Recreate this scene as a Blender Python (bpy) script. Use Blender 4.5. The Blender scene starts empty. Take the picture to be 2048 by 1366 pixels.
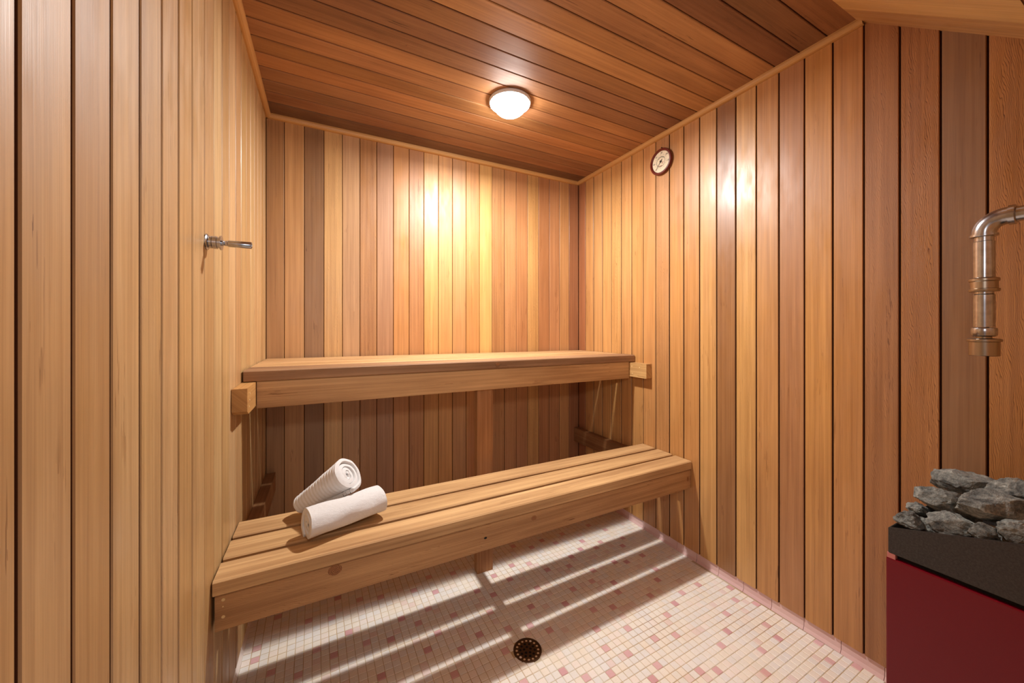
import bpy, bmesh, math, random
from mathutils import Vector, Matrix
from mathutils import noise as mnoise

random.seed(7)
SC = bpy.context.scene
COL = SC.collection

# ------------------------------------------------------------------ camera
H = 1.145                               # camera height above the floor
YAW = 0.469788
F_PX = 734.73
cd = bpy.data.cameras.new('camera')
cd.sensor_width = 36.0
cd.lens = F_PX / 2048 * 36.0
cd.shift_y = -26.7 / 2048
cd.clip_start = 0.02
cam = bpy.data.objects.new('camera', cd)
cam.location = (0, 0, H)
cam.rotation_euler = (math.pi / 2, 0, -YAW)
COL.objects.link(cam)
SC.camera = cam

# ------------------------------------------------------------------ light and exposure
LAMP_STRENGTH = 72.0                    # emission of the ceiling lamp's glass
BULB_WATTS = 26.0                       # the bulb behind it
wd = bpy.data.worlds.new('doorway_fill')
SC.world = wd
wd.use_nodes = True
bgn = wd.node_tree.nodes['Background']
bgn.inputs['Color'].default_value = (0.88, 0.94, 1.0, 1)   # cool ambient fill, added to enter through the open doorway
bgn.inputs['Strength'].default_value = 0.3
ld = bpy.data.lights.new('doorway_lamp', 'SPOT')           # the photographer's lamp in the doorway: throws the second, fainter shadows
ld.energy = 20.0
ld.spot_size = math.radians(108)
ld.spot_blend = 1.0
ld.shadow_soft_size = 0.05
ld.color = (0.97, 0.98, 1.0)
lo = bpy.data.objects.new('doorway_lamp', ld)
lo.location = (0.09, -0.14, 1.46)
lo.rotation_euler = (math.radians(80), 0, -0.46)
COL.objects.link(lo)
vs = SC.view_settings
vs.view_transform = 'Standard'
vs.look = 'None'
vs.gamma = 1.0
vs.use_curve_mapping = False
vs.exposure = 0.15
SC.cycles.use_denoising = True
SC.cycles.use_adaptive_sampling = True
SC.cycles.adaptive_threshold = 0.025
SC.cycles.max_bounces = 8
SC.cycles.diffuse_bounces = 5
SC.cycles.sample_clamp_indirect = 6.0

# ------------------------------------------------------------------ room measures
XL, XR, YB, YF = -0.2578, 1.6154, 2.13, -0.06
ZC = 2.185                              # ceiling
WOOD0 = 0.046                           # boards start above the tile base
ZS = 1.86                               # soffit over the doorway
PITCH = 0.0862

# ------------------------------------------------------------------ helpers
def lin(c):
    return tuple((v / 255 / 12.92) if v / 255 <= 0.04045 else ((v / 255 + 0.055) / 1.055) ** 2.4 for v in c)

def cedar(c):
    r, g_, b = lin(c)
    return (r * 0.89, g_ * 1.01, b * 1.12)

def rgba(c, a=1.0):
    return (*lin(c), a)

def tag(o, label=None, cat=None, group=None, kind=None):
    if label: o['label'] = label
    if cat: o['category'] = cat
    if group: o['group'] = group
    if kind: o['kind'] = kind
    return o

def link(name, me, mat=None, parent=None):
    o = bpy.data.objects.new(name, me)
    COL.objects.link(o)
    if mat: me.materials.append(mat)
    if parent: o.parent = parent
    return o

def empty(name, loc=(0, 0, 0)):
    o = bpy.data.objects.new(name, None)
    o.empty_display_size = 0.05
    o.location = loc
    COL.objects.link(o)
    return o

def put(o, parent):
    """parent an object built in world coordinates under a thing placed at its base"""
    o.parent = parent
    o.matrix_parent_inverse = Matrix.Translation(-parent.location)
    return o

def loft(name, ra, rb, mat, parent=None, color=None, cap=True):
    """a plank between two equal rings; uv = (metres across, metres along the grain)"""
    n = len(ra)
    ra = [Vector(p) for p in ra]; rb = [Vector(p) for p in rb]
    length = (sum(rb, Vector()) / n - sum(ra, Vector()) / n).length
    verts = ra + rb
    faces = []; uvs = []
    u = [0.0]
    for i in range(n): u.append(u[-1] + (ra[(i + 1) % n] - ra[i]).length)
    for i in range(n):
        j = (i + 1) % n
        faces.append((i, j, n + j, n + i))
        uvs.append([(u[i], 0), (u[i + 1], 0), (u[i + 1], length), (u[i], length)])
    if cap:
        faces.append(tuple(reversed(range(n)))); uvs.append([(u[i], 0.0) for i in reversed(range(n))])
        faces.append(tuple(range(n, 2 * n))); uvs.append([(u[i], length) for i in range(n)])
    me = bpy.data.meshes.new(name)
    me.from_pydata(verts, [], faces)
    uvl = me.uv_layers.new(name='grain')
    k = 0
    for f in uvs:
        for c in f:
            uvl.data[k].uv = c; k += 1
    bm = bmesh.new(); bm.from_mesh(me)
    bmesh.ops.recalc_face_normals(bm, faces=bm.faces)
    bm.to_mesh(me); bm.free()
    o = link(name, me, mat, None)
    if parent is not None: put(o, parent)
    if color: o.color = color
    return o

def rect_ring(o, a, b, ch=0.0):
    """chamfered rectangle: corner o, edge vectors a and b"""
    o, a, b = Vector(o), Vector(a), Vector(b)
    if ch <= 0: return [o, o + a, o + a + b, o + b]
    ua, ub = a.normalized() * ch, b.normalized() * ch
    return [o + ua, o + a - ua, o + a + ub, o + a + b - ub, o + a + b - ua, o + b + ua, o + b - ub, o + ub]

def bm_obj(name, bm, mat, parent=None, smooth=False):
    me = bpy.data.meshes.new(name)
    bmesh.ops.recalc_face_normals(bm, faces=bm.faces)
    if smooth:
        for f in bm.faces: f.smooth = True
    bm.to_mesh(me); bm.free()
    o = link(name, me, mat)
    if parent is not None: put(o, parent)
    return o

def lathe(name, prof, base, axis, mat, parent=None, seg=40, closed=False, sharp=35):
    """revolve (radius, height) pairs about an axis"""
    ax = Vector(axis).normalized()
    t = Vector((0, 0, 1)) if abs(ax.z) < 0.9 else Vector((1, 0, 0))
    e1 = ax.cross(t).normalized(); e2 = ax.cross(e1)
    bm = bmesh.new()
    rings = []
    for r, h in prof:
        c = Vector(base) + ax * h
        if r < 1e-6: rings.append([bm.verts.new(c)])
        else: rings.append([bm.verts.new(c + (e1 * math.cos(2 * math.pi * i / seg) + e2 * math.sin(2 * math.pi * i / seg)) * r) for i in range(seg)])
    pairs = list(zip(rings, rings[1:]))
    if closed: pairs.append((rings[-1], rings[0]))
    for A, B in pairs:
        for i in range(seg):
            j = (i + 1) % seg
            if len(A) == 1 and len(B) == 1: continue
            if len(A) == 1: bm.faces.new((A[0], B[i], B[j]))
            elif len(B) == 1: bm.faces.new((A[i], B[0], A[j]))
            else: bm.faces.new((A[i], B[i], B[j], A[j]))
    bmesh.ops.recalc_face_normals(bm, faces=bm.faces)
    for f in bm.faces: f.smooth = True
    for e in bm.edges:
        if len(e.link_faces) == 2 and e.calc_face_angle(0) > math.radians(sharp): e.smooth = False
    me = bpy.data.meshes.new(name); bm.to_mesh(me); bm.free()
    o = link(name, me, mat)
    if parent is not None: put(o, parent)
    return o

def box(name, lo_, hi, mat, parent=None, bevel=0.0):
    bm = bmesh.new()
    bmesh.ops.create_cube(bm, size=1)
    for v in bm.verts:
        v.co = Vector([lo_[i] + (v.co[i] + 0.5) * (hi[i] - lo_[i]) for i in range(3)])
    if bevel > 0:
        bmesh.ops.bevel(bm, geom=list(bm.edges), offset=bevel, segments=2, affect='EDGES', profile=0.7)
    return bm_obj(name, bm, mat, parent)

# ------------------------------------------------------------------ materials
class NT:
    def __init__(s, name):
        s.m = bpy.data.materials.new(name); s.m.use_nodes = True
        s.t = s.m.node_tree; s.n = s.t.nodes; s.b = s.n['Principled BSDF']
    def new(s, typ, **kw):
        n = s.n.new(typ)
        for k, v in kw.items(): setattr(n, k, v)
        return n
    def con(s, a, b): s.t.links.new(a, b)
    def val(s, sock, v):
        if hasattr(v, 'is_linked') or isinstance(v, bpy.types.NodeSocket): s.con(v, sock)
        else: sock.default_value = v
    def math(s, op, a, b=0.0, c=None, clamp=False):
        n = s.new('ShaderNodeMath', operation=op, use_clamp=clamp)
        s.val(n.inputs[0], a); s.val(n.inputs[1], b)
        if c is not None: s.val(n.inputs[2], c)
        return n.outputs[0]
    def noise(s, vec, scale=1.0, detail=3.0, rough=0.5, dist=0.0):
        n = s.new('ShaderNodeTexNoise')
        s.con(vec, n.inputs['Vector'])
        n.inputs['Scale'].default_value = scale; n.inputs['Detail'].default_value = detail
        n.inputs['Roughness'].default_value = rough; n.inputs['Distortion'].default_value = dist
        return n.outputs['Fac']
    def ramp(s, fac, stops):
        n = s.new('ShaderNodeValToRGB'); s.con(fac, n.inputs[0])
        e = n.color_ramp.elements
        while len(e) < len(stops): e.new(0.5)
        for i, (p, c) in enumerate(stops):
            e[i].position = p; e[i].color = c if len(c) == 4 else (*c, 1)
        return n.outputs[0]
    def mix(s, fac, a, b, blend='MIX'):
        n = s.new('ShaderNodeMix', data_type='RGBA', blend_type=blend)
        s.val(n.inputs[0], fac); s.val(n.inputs[6], a); s.val(n.inputs[7], b)
        return n.outputs[2]
    def xyz(s, x, y, z):
        n = s.new('ShaderNodeCombineXYZ')
        s.val(n.inputs[0], x); s.val(n.inputs[1], y); s.val(n.inputs[2], z)
        return n.outputs[0]
    def bump(s, h, strength, dist):
        n = s.new('ShaderNodeBump'); s.con(h, n.inputs['Height'])
        n.inputs['Strength'].default_value = strength; n.inputs['Distance'].default_value = dist
        s.con(n.outputs[0], s.b.inputs['Normal'])

def wood_mat(name, rough, bump, spec=0.5, contrast=1.0, blotch=0.2, coat=0.0):
    """cedar: colour from the board itself (object colour), grain along uv.v; object alpha = how much arched flat-sawn figure shows"""
    w = NT(name)
    uv = w.new('ShaderNodeUVMap'); uv.uv_map = 'grain'
    sp = w.new('ShaderNodeSeparateXYZ'); w.con(uv.outputs[0], sp.inputs[0])
    oi = w.new('ShaderNodeObjectInfo')
    rnd = oi.outputs['Random']
    offu = w.math('MULTIPLY', rnd, 37.0); offv = w.math('MULTIPLY', rnd, 91.0)
    u = sp.outputs[0]; v = sp.outputs[1]
    ur = w.math('ADD', u, offu); vr = w.math('ADD', v, offv)
    fine = w.noise(w.xyz(w.math('MULTIPLY', ur, 520.0), w.math('MULTIPLY', vr, 5.0), rnd), 1.0, 3, 0.6)
    med = w.noise(w.xyz(w.math('MULTIPLY', ur, 95.0), w.math('MULTIPLY', vr, 1.3), rnd), 1.0, 3, 0.55)
    big = w.noise(w.xyz(w.math('MULTIPLY', ur, 16.0), w.math('MULTIPLY', vr, 2.2), rnd), 1.0, 2, 0.5)
    wob = w.noise(w.xyz(w.math('MULTIPLY', ur, 30.0), w.math('MULTIPLY', vr, 6.5), rnd), 1.0, 3, 0.55)
    # arched figure: stacked V's along the grain
    uc = w.math('SUBTRACT', u, w.math('MULTIPLY_ADD', rnd, 0.03, 0.045))
    arch = w.math('ADD', w.math('MULTIPLY', vr, 26.0), w.math('MULTIPLY', w.math('SQRT', w.math('MULTIPLY_ADD', uc, uc, 0.00012)), -330.0))
    arch = w.math('ADD', arch, w.math('MULTIPLY', wob, 9.0))
    saw = w.math('FRACT', arch)
    line = w.math('POWER', saw, 6.0)
    alpha = oi.outputs['Alpha']
    figure = w.math('MULTIPLY', line, alpha)
    val = w.math('ADD', w.math('MULTIPLY', w.math('SUBTRACT', fine, 0.5), 0.34 * contrast),
                 w.math('MULTIPLY', w.math('SUBTRACT', med, 0.5), 0.52 * contrast))
    val = w.math('ADD', val, w.math('MULTIPLY', w.math('SUBTRACT', big, 0.5), blotch * 2))
    val = w.math('ADD', val, w.math('MULTIPLY', figure, w.math('MULTIPLY_ADD', fine, -1.5, -0.15)))
    # resin streaks: sparse dark dashes along the grain
    dash = w.noise(w.xyz(w.math('MULTIPLY', ur, 210.0), w.math('MULTIPLY', vr, 11.0), rnd), 1.0, 2, 0.5)
    dsel = w.noise(w.xyz(w.math('MULTIPLY', ur, 22.0), w.math('MULTIPLY', vr, 2.6), 4.0), 1.0, 2, 0.5)
    dash = w.math('MULTIPLY', w.math('GREATER_THAN', dash, 0.64), w.math('MULTIPLY', w.math('SUBTRACT', dsel, 0.56, clamp=True), 3.2))
    val = w.math('SUBTRACT', val, dash)
    val = w.math('ADD', val, 1.0)
    val = w.math('MAXIMUM', val, 0.25)
    col = w.mix(1.0, oi.outputs['Color'], w.xyz(val, w.math('POWER', val, 1.25), w.math('POWER', val, 1.45)), 'MULTIPLY')
    w.con(col, w.b.inputs['Base Color'])
    patch = w.noise(w.xyz(w.math('MULTIPLY', ur, 26.0), w.math('MULTIPLY', vr, 7.0), rnd), 1.0, 3, 0.6)
    rg = w.math('ADD', w.math('ADD', w.math('MULTIPLY', patch, 0.42), w.math('MULTIPLY', rnd, 0.16)), rough - 0.29)
    w.con(rg, w.b.inputs['Roughness'])
    w.b.inputs['Specular IOR Level'].default_value = spec
    w.b.inputs['Coat Weight'].default_value = coat
    w.b.inputs['Coat Roughness'].default_value = 0.22
    hgt = w.math('ADD', w.math('MULTIPLY', fine, 0.5), w.math('ADD', w.math('MULTIPLY', med, 0.6), w.math('MULTIPLY', figure, -0.8)))
    w.bump(hgt, bump, 0.001)
    return w.m

M_WALL = wood_mat('varnished_cedar', 0.46, 0.22, 0.8, contrast=1.3)
M_CEIL = wood_mat('ceiling_cedar', 0.54, 0.25, 0.7, contrast=1.45, blotch=0.4)
M_BENCH = wood_mat('bare_bench_cedar', 0.6, 0.35, 0.35, contrast=1.6, blotch=0.42)
M_TRIM = wood_mat('trim_cedar', 0.38, 0.15, 0.5)

def plain(name, c, rough=0.5, metal=0.0, spec=0.5):
    w = NT(name)
    w.b.inputs['Base Color'].default_value = rgba(c)
    w.b.inputs['Roughness'].default_value = rough
    w.b.inputs['Metallic'].default_value = metal
    w.b.inputs['Specular IOR Level'].default_value = spec
    return w.m

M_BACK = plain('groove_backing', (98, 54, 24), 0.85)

def tile_mat(name, use_attr):
    w = NT(name)
    if use_attr:
        a = w.new('ShaderNodeAttribute'); a.attribute_name = 'tilecol'; src = a.outputs['Color']
    else:
        src = w.new('ShaderNodeObjectInfo').outputs['Color']
    g = w.new('ShaderNodeNewGeometry')
    n1 = w.noise(g.outputs['Position'], 9.0, 4, 0.6)
    n2 = w.noise(g.outputs['Position'], 300.0, 3, 0.7)
    st = w.ramp(n1, [(0.42, (1, 1, 1)), (0.8, (0.98, 0.92, 0.82))])
    col = w.mix(1.0, src, st, 'MULTIPLY')
    sp = w.ramp(n2, [(0.3, (0.95, 0.94, 0.93)), (0.6, (1, 1, 1))])
    col = w.mix(1.0, col, sp, 'MULTIPLY')
    w.con(col, w.b.inputs['Base Color'])
    w.b.inputs['Roughness'].default_value = 0.42
    w.bump(n2, 0.12, 0.0006)
    return w.m
M_TILE = tile_mat('mosaic_tile', False)
M_TILEF = tile_mat('mosaic_tile_field', True)

w = NT('grout')
g = w.new('ShaderNodeNewGeometry')
n1 = w.noise(g.outputs['Position'], 3.2, 4, 0.6)
col = w.ramp(n1, [(0.36, lin((216, 204, 180))), (0.55, lin((200, 172, 126))), (0.72, lin((150, 104, 62)))])
w.con(col, w.b.inputs['Base Color']); w.b.inputs['Roughness'].default_value = 0.9
M_GROUT = w.m

w = NT('pink_base_tile')
oi = w.new('ShaderNodeObjectInfo')
g = w.new('ShaderNodeNewGeometry')
n1 = w.noise(g.outputs['Position'], 25.0, 3, 0.6)
c1 = w.mix(oi.outputs['Random'], rgba((234, 200, 196)), rgba((228, 190, 188)))
col = w.mix(w.math('MULTIPLY', n1, 0.35), c1, rgba((236, 206, 198)))
w.con(col, w.b.inputs['Base Color']); w.b.inputs['Roughness'].default_value = 0.25
M_BASE = w.m

w = NT('brushed_steel')
g = w.new('ShaderNodeNewGeometry')
n1 = w.noise(g.outputs['Position'], 60.0, 3, 0.6)
w.con(w.ramp(n1, [(0.3, lin((170, 170, 174))), (0.7, lin((200, 202, 208)))]), w.b.inputs['Base Color'])
w.b.inputs['Metallic'].default_value = 1.0
w.con(w.math('MULTIPLY_ADD', n1, 0.08, 0.2), w.b.inputs['Roughness'])
M_STEEL = w.m
M_BRASS = plain('dull_brass', (172, 158, 140), 0.32, 1.0)

w = NT('lamp_glass')
w.b.inputs['Base Color'].default_value = (1, 1, 1, 1)
w.b.inputs['Emission Color'].default_value = (1.0, 0.97, 0.93, 1)
w.b.inputs['Emission Strength'].default_value = LAMP_STRENGTH
M_GLASS = w.m
M_LAMPRING = plain('lamp_ring', (232, 232, 232), 0.35)

w = NT('red_enamel')
g = w.new('ShaderNodeNewGeometry')
n1 = w.noise(g.outputs['Position'], 900.0, 2, 0.5)
w.b.inputs['Base Color'].default_value = rgba((112, 0, 22))
w.b.inputs['Roughness'].default_value = 0.38
w.b.inputs['Specular IOR Level'].default_value = 0.4
w.bump(n1, 0.12, 0.0004)
M_RED = w.m
w = NT('black_iron')
g = w.new('ShaderNodeNewGeometry')
n1 = w.noise(g.outputs['Position'], 260.0, 4, 0.7)
w.con(w.ramp(n1, [(0.35, lin((42, 37, 34))), (0.66, lin((60, 54, 50))), (0.8, lin((92, 84, 78)))]), w.b.inputs['Base Color'])
w.b.inputs['Roughness'].default_value = 0.6
w.bump(n1, 0.15, 0.0005)
M_IRON = w.m
M_DARK = plain('flat_black', (10, 9, 9), 0.8)  # flat black; shade inside vent gap, nail hole and drain pit is this colour

w = NT('heater_stone')
tc = w.new('ShaderNodeTexCoord'); oi = w.new('ShaderNodeObjectInfo')
vec = w.new('ShaderNodeVectorMath', operation='ADD'); w.con(tc.outputs['Object'], vec.inputs[0])
w.con(w.xyz(w.math('MULTIPLY', oi.outputs['Random'], 9.0), 0.0, 0.0), vec.inputs[1])
n1 = w.noise(vec.outputs[0], 34.0, 6, 0.65, 0.6)
n2 = w.noise(vec.outputs[0], 150.0, 5, 0.75)
n3 = w.noise(vec.outputs[0], 14.0, 2, 0.5)
col = w.ramp(w.math('ADD', w.math('MULTIPLY', n1, 0.6), w.math('MULTIPLY', n2, 0.4)),
             [(0.34, lin((44, 46, 46))), (0.47, lin((104, 107, 104))), (0.59, lin((150, 153, 147))), (0.72, lin((226, 228, 220)))])
col = w.mix(w.ramp(n3, [(0.62, (0, 0, 0)), (0.75, (0.4, 0.4, 0.4))]), col, rgba((150, 118, 84)))
w.con(col, w.b.inputs['Base Color']); w.b.inputs['Roughness'].default_value = 0.85
w.bump(w.math('ADD', n1, w.math('MULTIPLY', n2, 0.5)), 0.9, 0.006)
M_ROCK = w.m

w = NT('white_terry')
tc = w.new('ShaderNodeTexCoord')
n1 = w.noise(tc.outputs['Object'], 900.0, 3, 0.7)
n2 = w.noise(tc.outputs['Object'], 120.0, 3, 0.6)
w.b.inputs['Base Color'].default_value = rgba((252, 251, 250))
w.b.inputs['Roughness'].default_value = 0.95
w.b.inputs['Sheen Weight'].default_value = 0.3
w.b.inputs['Specular IOR Level'].default_value = 0.1
w.bump(w.math('ADD', n1, w.math('MULTIPLY', n2, 0.9)), 0.75, 0.004)
M_TOWEL = w.m

M_THRIM = plain('thermometer_rim_wood', (104, 34, 22), 0.4)
M_FACE = plain('thermometer_face', (236, 224, 196), 0.5)
M_INK = plain('ink', (40, 30, 26), 0.6)
M_INKRED = plain('red_ink', (150, 60, 48), 0.6)
M_INKGREY = plain('grey_ink', (176, 166, 140), 0.6)
M_NAIL = plain('nail_head', (226, 196, 140), 0.35)
M_DRAIN = plain('tarnished_bronze', (96, 72, 50), 0.42, 0.6)
M_DRAINPLUG = plain('drain_grit', (232, 200, 158), 0.7)
w = NT('wood_knot')
tc = w.new('ShaderNodeTexCoord')
ln = w.new('ShaderNodeVectorMath', operation='LENGTH'); w.con(tc.outputs['Object'], ln.inputs[0])
n1 = w.noise(tc.outputs['Object'], 160.0, 3, 0.6)
rr = w.math('FRACT', w.math('ADD', w.math('MULTIPLY', ln.outputs['Value'], 260.0), w.math('MULTIPLY', n1, 1.4)))
w.con(w.ramp(rr, [(0.1, lin((104, 64, 36))), (0.6, lin((172, 116, 68))), (1.0, lin((132, 84, 48)))]), w.b.inputs['Base Color'])
w.b.inputs['Roughness'].default_value = 0.7
M_KNOT = w.m

# ------------------------------------------------------------------ the room shell
def structure(o, label, cat):
    return tag(o, label, cat, kind='structure')

# floor: grout bed with mosaic tiles
floor = box('floor', (XL - 0.05, YF - 0.9, -0.06), (XR + 0.05, YB + 0.05, -0.0016), M_GROUT)
structure(floor, 'white mosaic tile floor sprinkled with pink tiles', 'floor')

TP, TA, TOX, TOY = 0.02685, math.radians(1.3), 0.00533, 0.0065
PINK = {(-7,57),(-7,59),(-5,54),(-5,64),(-2,52),(-1,61),(0,55),(2,53),(2,60),(3,64),(4,56),(6,53),(6,62),(7,47),(9,52),(9,61),(11,55),(13,48),(13,53),(14,60),(15,43),(15,50),(15,55),(17,46),(17,58),(17,62),(18,52),(20,47),(21,61),(22,38),(22,43),(23,50),(23,55),(24,46),(25,53),(27,37),(27,45),(27,57),(29,35),(29,43),(29,48),(29,55),(31,58),(32,34),(32,51),(34,37),(34,46),(34,57),(34,63),(35,40),(36,31),(36,35),(36,54),(37,43),(37,48),(37,61),(38,32),(39,38),(40,42),(40,53),(40,62),(41,35),(41,48),(42,29),(42,55),(42,60),(43,44),(43,50),(44,28),(44,34),(44,46),(45,56),(45,62),(46,37),(47,41),(47,58),(48,30),(48,50),(48,55),(49,25),(49,38),(50,49),(50,56),(51,31),(51,43),(52,27),(52,39),(52,62),(53,45),(53,53),(54,21),(54,33),(54,49),(54,59),(55,55),(56,27),(56,39),(57,29),(58,22),(58,34),(60,20),(60,24),(60,32),(60,36)}
DRAIN = Vector((0.6408, 1.1404, 0)); DR = 0.0505
ca, sa = math.cos(TA), math.sin(TA)
trng = random.Random(11)
TILE_W = [(246, 241, 234), (248, 241, 230), (243, 239, 234), (247, 238, 226), (241, 238, 235), (248, 238, 230)]
def tile_color(i, j):
    if (i, j) in PINK:
        return rgba(trng.choice([(226, 182, 184), (220, 172, 178), (230, 190, 192)]))
    r = trng.random()
    if j < 20 and r < 0.03: return rgba((226, 182, 184))
    if r < 0.04: return rgba((240, 222, 216))
    return rgba(trng.choice(TILE_W))
TS = TP - 0.0019
def tile_geo(c=Vector((0, 0, 0)), dz=0.0, ax=0.0, ay=0.0):
    h, b = TS / 2, 0.0012
    vs = []
    for (hh, z) in ((h, -0.004), (h, -0.0009), (h - b, 0.0)):
        for sx, sy in ((-1, -1), (1, -1), (1, 1), (-1, 1)):
            lx, ly = sx * hh, sy * hh
            vs.append((c.x + lx * ca - ly * sa, c.y + lx * sa + ly * ca, z + dz + lx * ax + ly * ay))
    fs = [(8, 9, 10, 11)]
    for k in (0, 4):
        for i in range(4):
            j = (i + 1) % 4
            fs.append((k + i, k + j, k + 4 + j, k + 4 + i))
    return vs, fs
tv, tf = tile_geo()
tile_me = bpy.data.meshes.new('tile'); tile_me.from_pydata(tv, [], tf); tile_me.materials.append(M_TILE)
cands = []
cy_, sy_ = math.cos(YAW), math.sin(YAW)
def project(x, y, z):
    Fw = x * sy_ + y * cy_; R = x * cy_ - y * sy_
    if Fw < 0.05: return None
    return 1024 + F_PX * R / Fw, 656.3 - F_PX * (z - H) / Fw, Fw
for j in range(-4, 84):
    for i in range(-14, 66):
        qx, qy = TOX + TP * i, TOY + TP * j
        x, y = qx * ca - qy * sa, qx * sa + qy * ca
        if not (XL - 0.008 < x < XR + 0.0005 and YF < y < YB - 0.001): continue
        if (Vector((x, y, 0)) - DRAIN).length < DR - 0.004: continue
        p = project(x, y, 0)
        seen = p is not None and -5 < p[0] < 1768 and 0 < p[1] < 1372 and x > XL + 0.02
        cands.append((-p[1] if seen else 1e6 + (p[2] if p else 0), i, j, x, y))
cands.sort()
for k, (key, i, j, x, y) in enumerate(cands[:300]):
    o = bpy.data.objects.new('tile', tile_me)
    o.location = (x, y, trng.uniform(-0.0003, 0.0003)); o.rotation_euler = (trng.uniform(-.008, .008), trng.uniform(-.008, .008), 0)
    o.color = tile_color(i, j); o.parent = floor
    COL.objects.link(o)
fv, ff, fc = [], [], []
for key, i, j, x, y in cands[300:]:
    vs_, fs_ = tile_geo(Vector((x, y, 0)), trng.uniform(-0.0003, 0.0003), trng.uniform(-.008, .008), trng.uniform(-.008, .008))
    n = len(fv); c = tile_color(i, j)
    fv += vs_; ff += [tuple(n + q for q in f) for f in fs_]; fc += [c] * len(vs_)
me = bpy.data.meshes.new('mosaic_field'); me.from_pydata(fv, [], ff)
at = me.color_attributes.new('tilecol', 'FLOAT_COLOR', 'POINT')
flat = [q for c in fc for q in c]
at.data.foreach_set('color', flat)
o = link('mosaic_field', me, M_TILEF, floor); o['kind'] = 'stuff'

# boards on walls and ceiling
brng = random.Random(5)
def jit(c, d=6):
    k = brng.uniform(-d, d)
    return tuple(max(0, min(255, v + k + brng.uniform(-2, 2))) for v in c)

GAP, CH, TH = 0.0042, 0.0018, 0.016
def wall_board(parent, mat, along0, along1, edge, acr, outn, w_, color, fig=0.0, name='board', GAP=GAP):
    """board whose front face lies on the wall plane; edge(start of board), acr = across unit, outn = unit into the room"""
    acr, outn = Vector(acr), Vector(outn)
    t0, t1 = brng.uniform(-0.0006, 0.0006), brng.uniform(-0.0006, 0.0006)
    def ring(base):
        b = Vector(base) + acr * (GAP / 2)
        ww = w_ - GAP
        back = -outn * TH
        f0, f1 = outn * t0, outn * t1
        return [b + back, b + acr * ww + back, b + acr * ww + f1 - outn * CH, b + acr * (ww - CH) + f1, b + acr * CH + f0, b + f0 - outn * CH]
    d = Vector(along1) - Vector(along0)
    ra = ring(Vector(edge) + Vector(along0)); rb = ring(Vector(edge) + Vector(along1))
    o = loft(name, ra, rb, mat, parent, (*cedar(color), fig))
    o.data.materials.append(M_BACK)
    for i in (0, 1, 5): o.data.polygons[i].material_index = 1  # groove sides coloured dark: tongue shade along with dirt and unvarnished wood
    return o

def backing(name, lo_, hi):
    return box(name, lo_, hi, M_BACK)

# back wall: 22 boards, joints where the photograph shows them
def ray_on_y(u, Y):
    a = (u - 1024) / F_PX
    d = (sy_ + a * cy_, cy_ - a * sy_)
    return d[0] * Y / d[1]
def ray_on_x(u, X):
    a = (u - 1024) / F_PX
    d = (sy_ + a * cy_, cy_ - a * sy_)
    return d[1] * X / d[0]

wall_back = structure(backing('wall_back', (XL - 0.05, YB + 0.0125, WOOD0), (XR + 0.05, YB + 0.04, ZC + 0.03)),
                      'back wall of vertical cedar boards behind the two benches', 'wall')
bx = [ray_on_y(u, YB) for u in (568.6,608.5,647.7,684.6,719.7,753.6,786.9,818.2,847.9,876.9,905,932.3,959.2,984.1,1009.1,1032.5,1055.3,1077.3,1098.7,1119,1138.3)]
bx = [XL] + bx + [XR]
BC = [(178,124,74),(202,144,88),(154,108,68),(218,162,100),(196,142,94),(186,126,74),(180,124,82),(202,134,74),(190,124,70),(216,150,82),(214,146,80),
      (200,138,82),(202,134,74),(216,154,84),(188,126,72),(196,132,80),(186,122,74),(212,152,88),(178,114,68),(188,124,76),(202,140,84),(166,104,64)]
BF = {3: 0.35, 5: 0.5, 8: 0.3, 14: 0.5, 15: 0.6, 17: 0.8}
for k in range(22):
    wall_board(wall_back, M_WALL, (0, 0, WOOD0), (0, 0, ZC), (bx[k], YB, 0), (1, 0, 0), (0, -1, 0), bx[k + 1] - bx[k], BC[k], BF.get(k, 0.0), GAP=0.0024)

# right wall
wall_right = structure(backing('wall_right', (XR + 0.0125, YF - 0.02, WOOD0), (XR + 0.04, YB + 0.0125, ZC + 0.03)),
                       'right wall of vertical cedar boards beside the heater', 'wall')
ry = [ray_on_x(u, XR) for u in (1170.8,1187.1,1204.7,1222.6,1242.5,1263.4,1286.4,1311.4,1338.6,1367.3,1398.9,1433,1471.4,1512.5,1557.6,1608.7,1665.3,1727.6,1799.4,1881.2,1975.4)]
ry = [YB] + ry
while ry[-1] - PITCH > YF: ry.append(ry[-1] - PITCH)
ry.append(YF)
RC = [(172,104,62),(206,144,84),(210,150,90),(214,152,88),(218,156,90),(212,148,86),(206,142,80),(202,136,76),(200,136,78),(204,138,76),(200,134,74),(210,148,84),
      (164,108,62),(218,156,88),(204,138,76),(186,122,72),(206,138,72),(198,130,70),(176,112,62),(178,112,60),(146,96,56),(182,116,60)]
RF = {4: 0.9, 5: 0.35, 8: 0.6, 13: 0.25, 18: 0.55, 19: 0.95, 21: 0.9, 6: 0.2}
for k in range(len(ry) - 1):
    c = RC[k] if k < len(RC) else jit((190, 126, 72))
    wall_board(wall_right, M_WALL, (0, 0, WOOD0), (0, 0, ZC), (XR, ry[k], 0), (0, -1, 0), (-1, 0, 0), ry[k] - ry[k + 1], c, RF.get(k, 0.0), GAP=0.0046)

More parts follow.
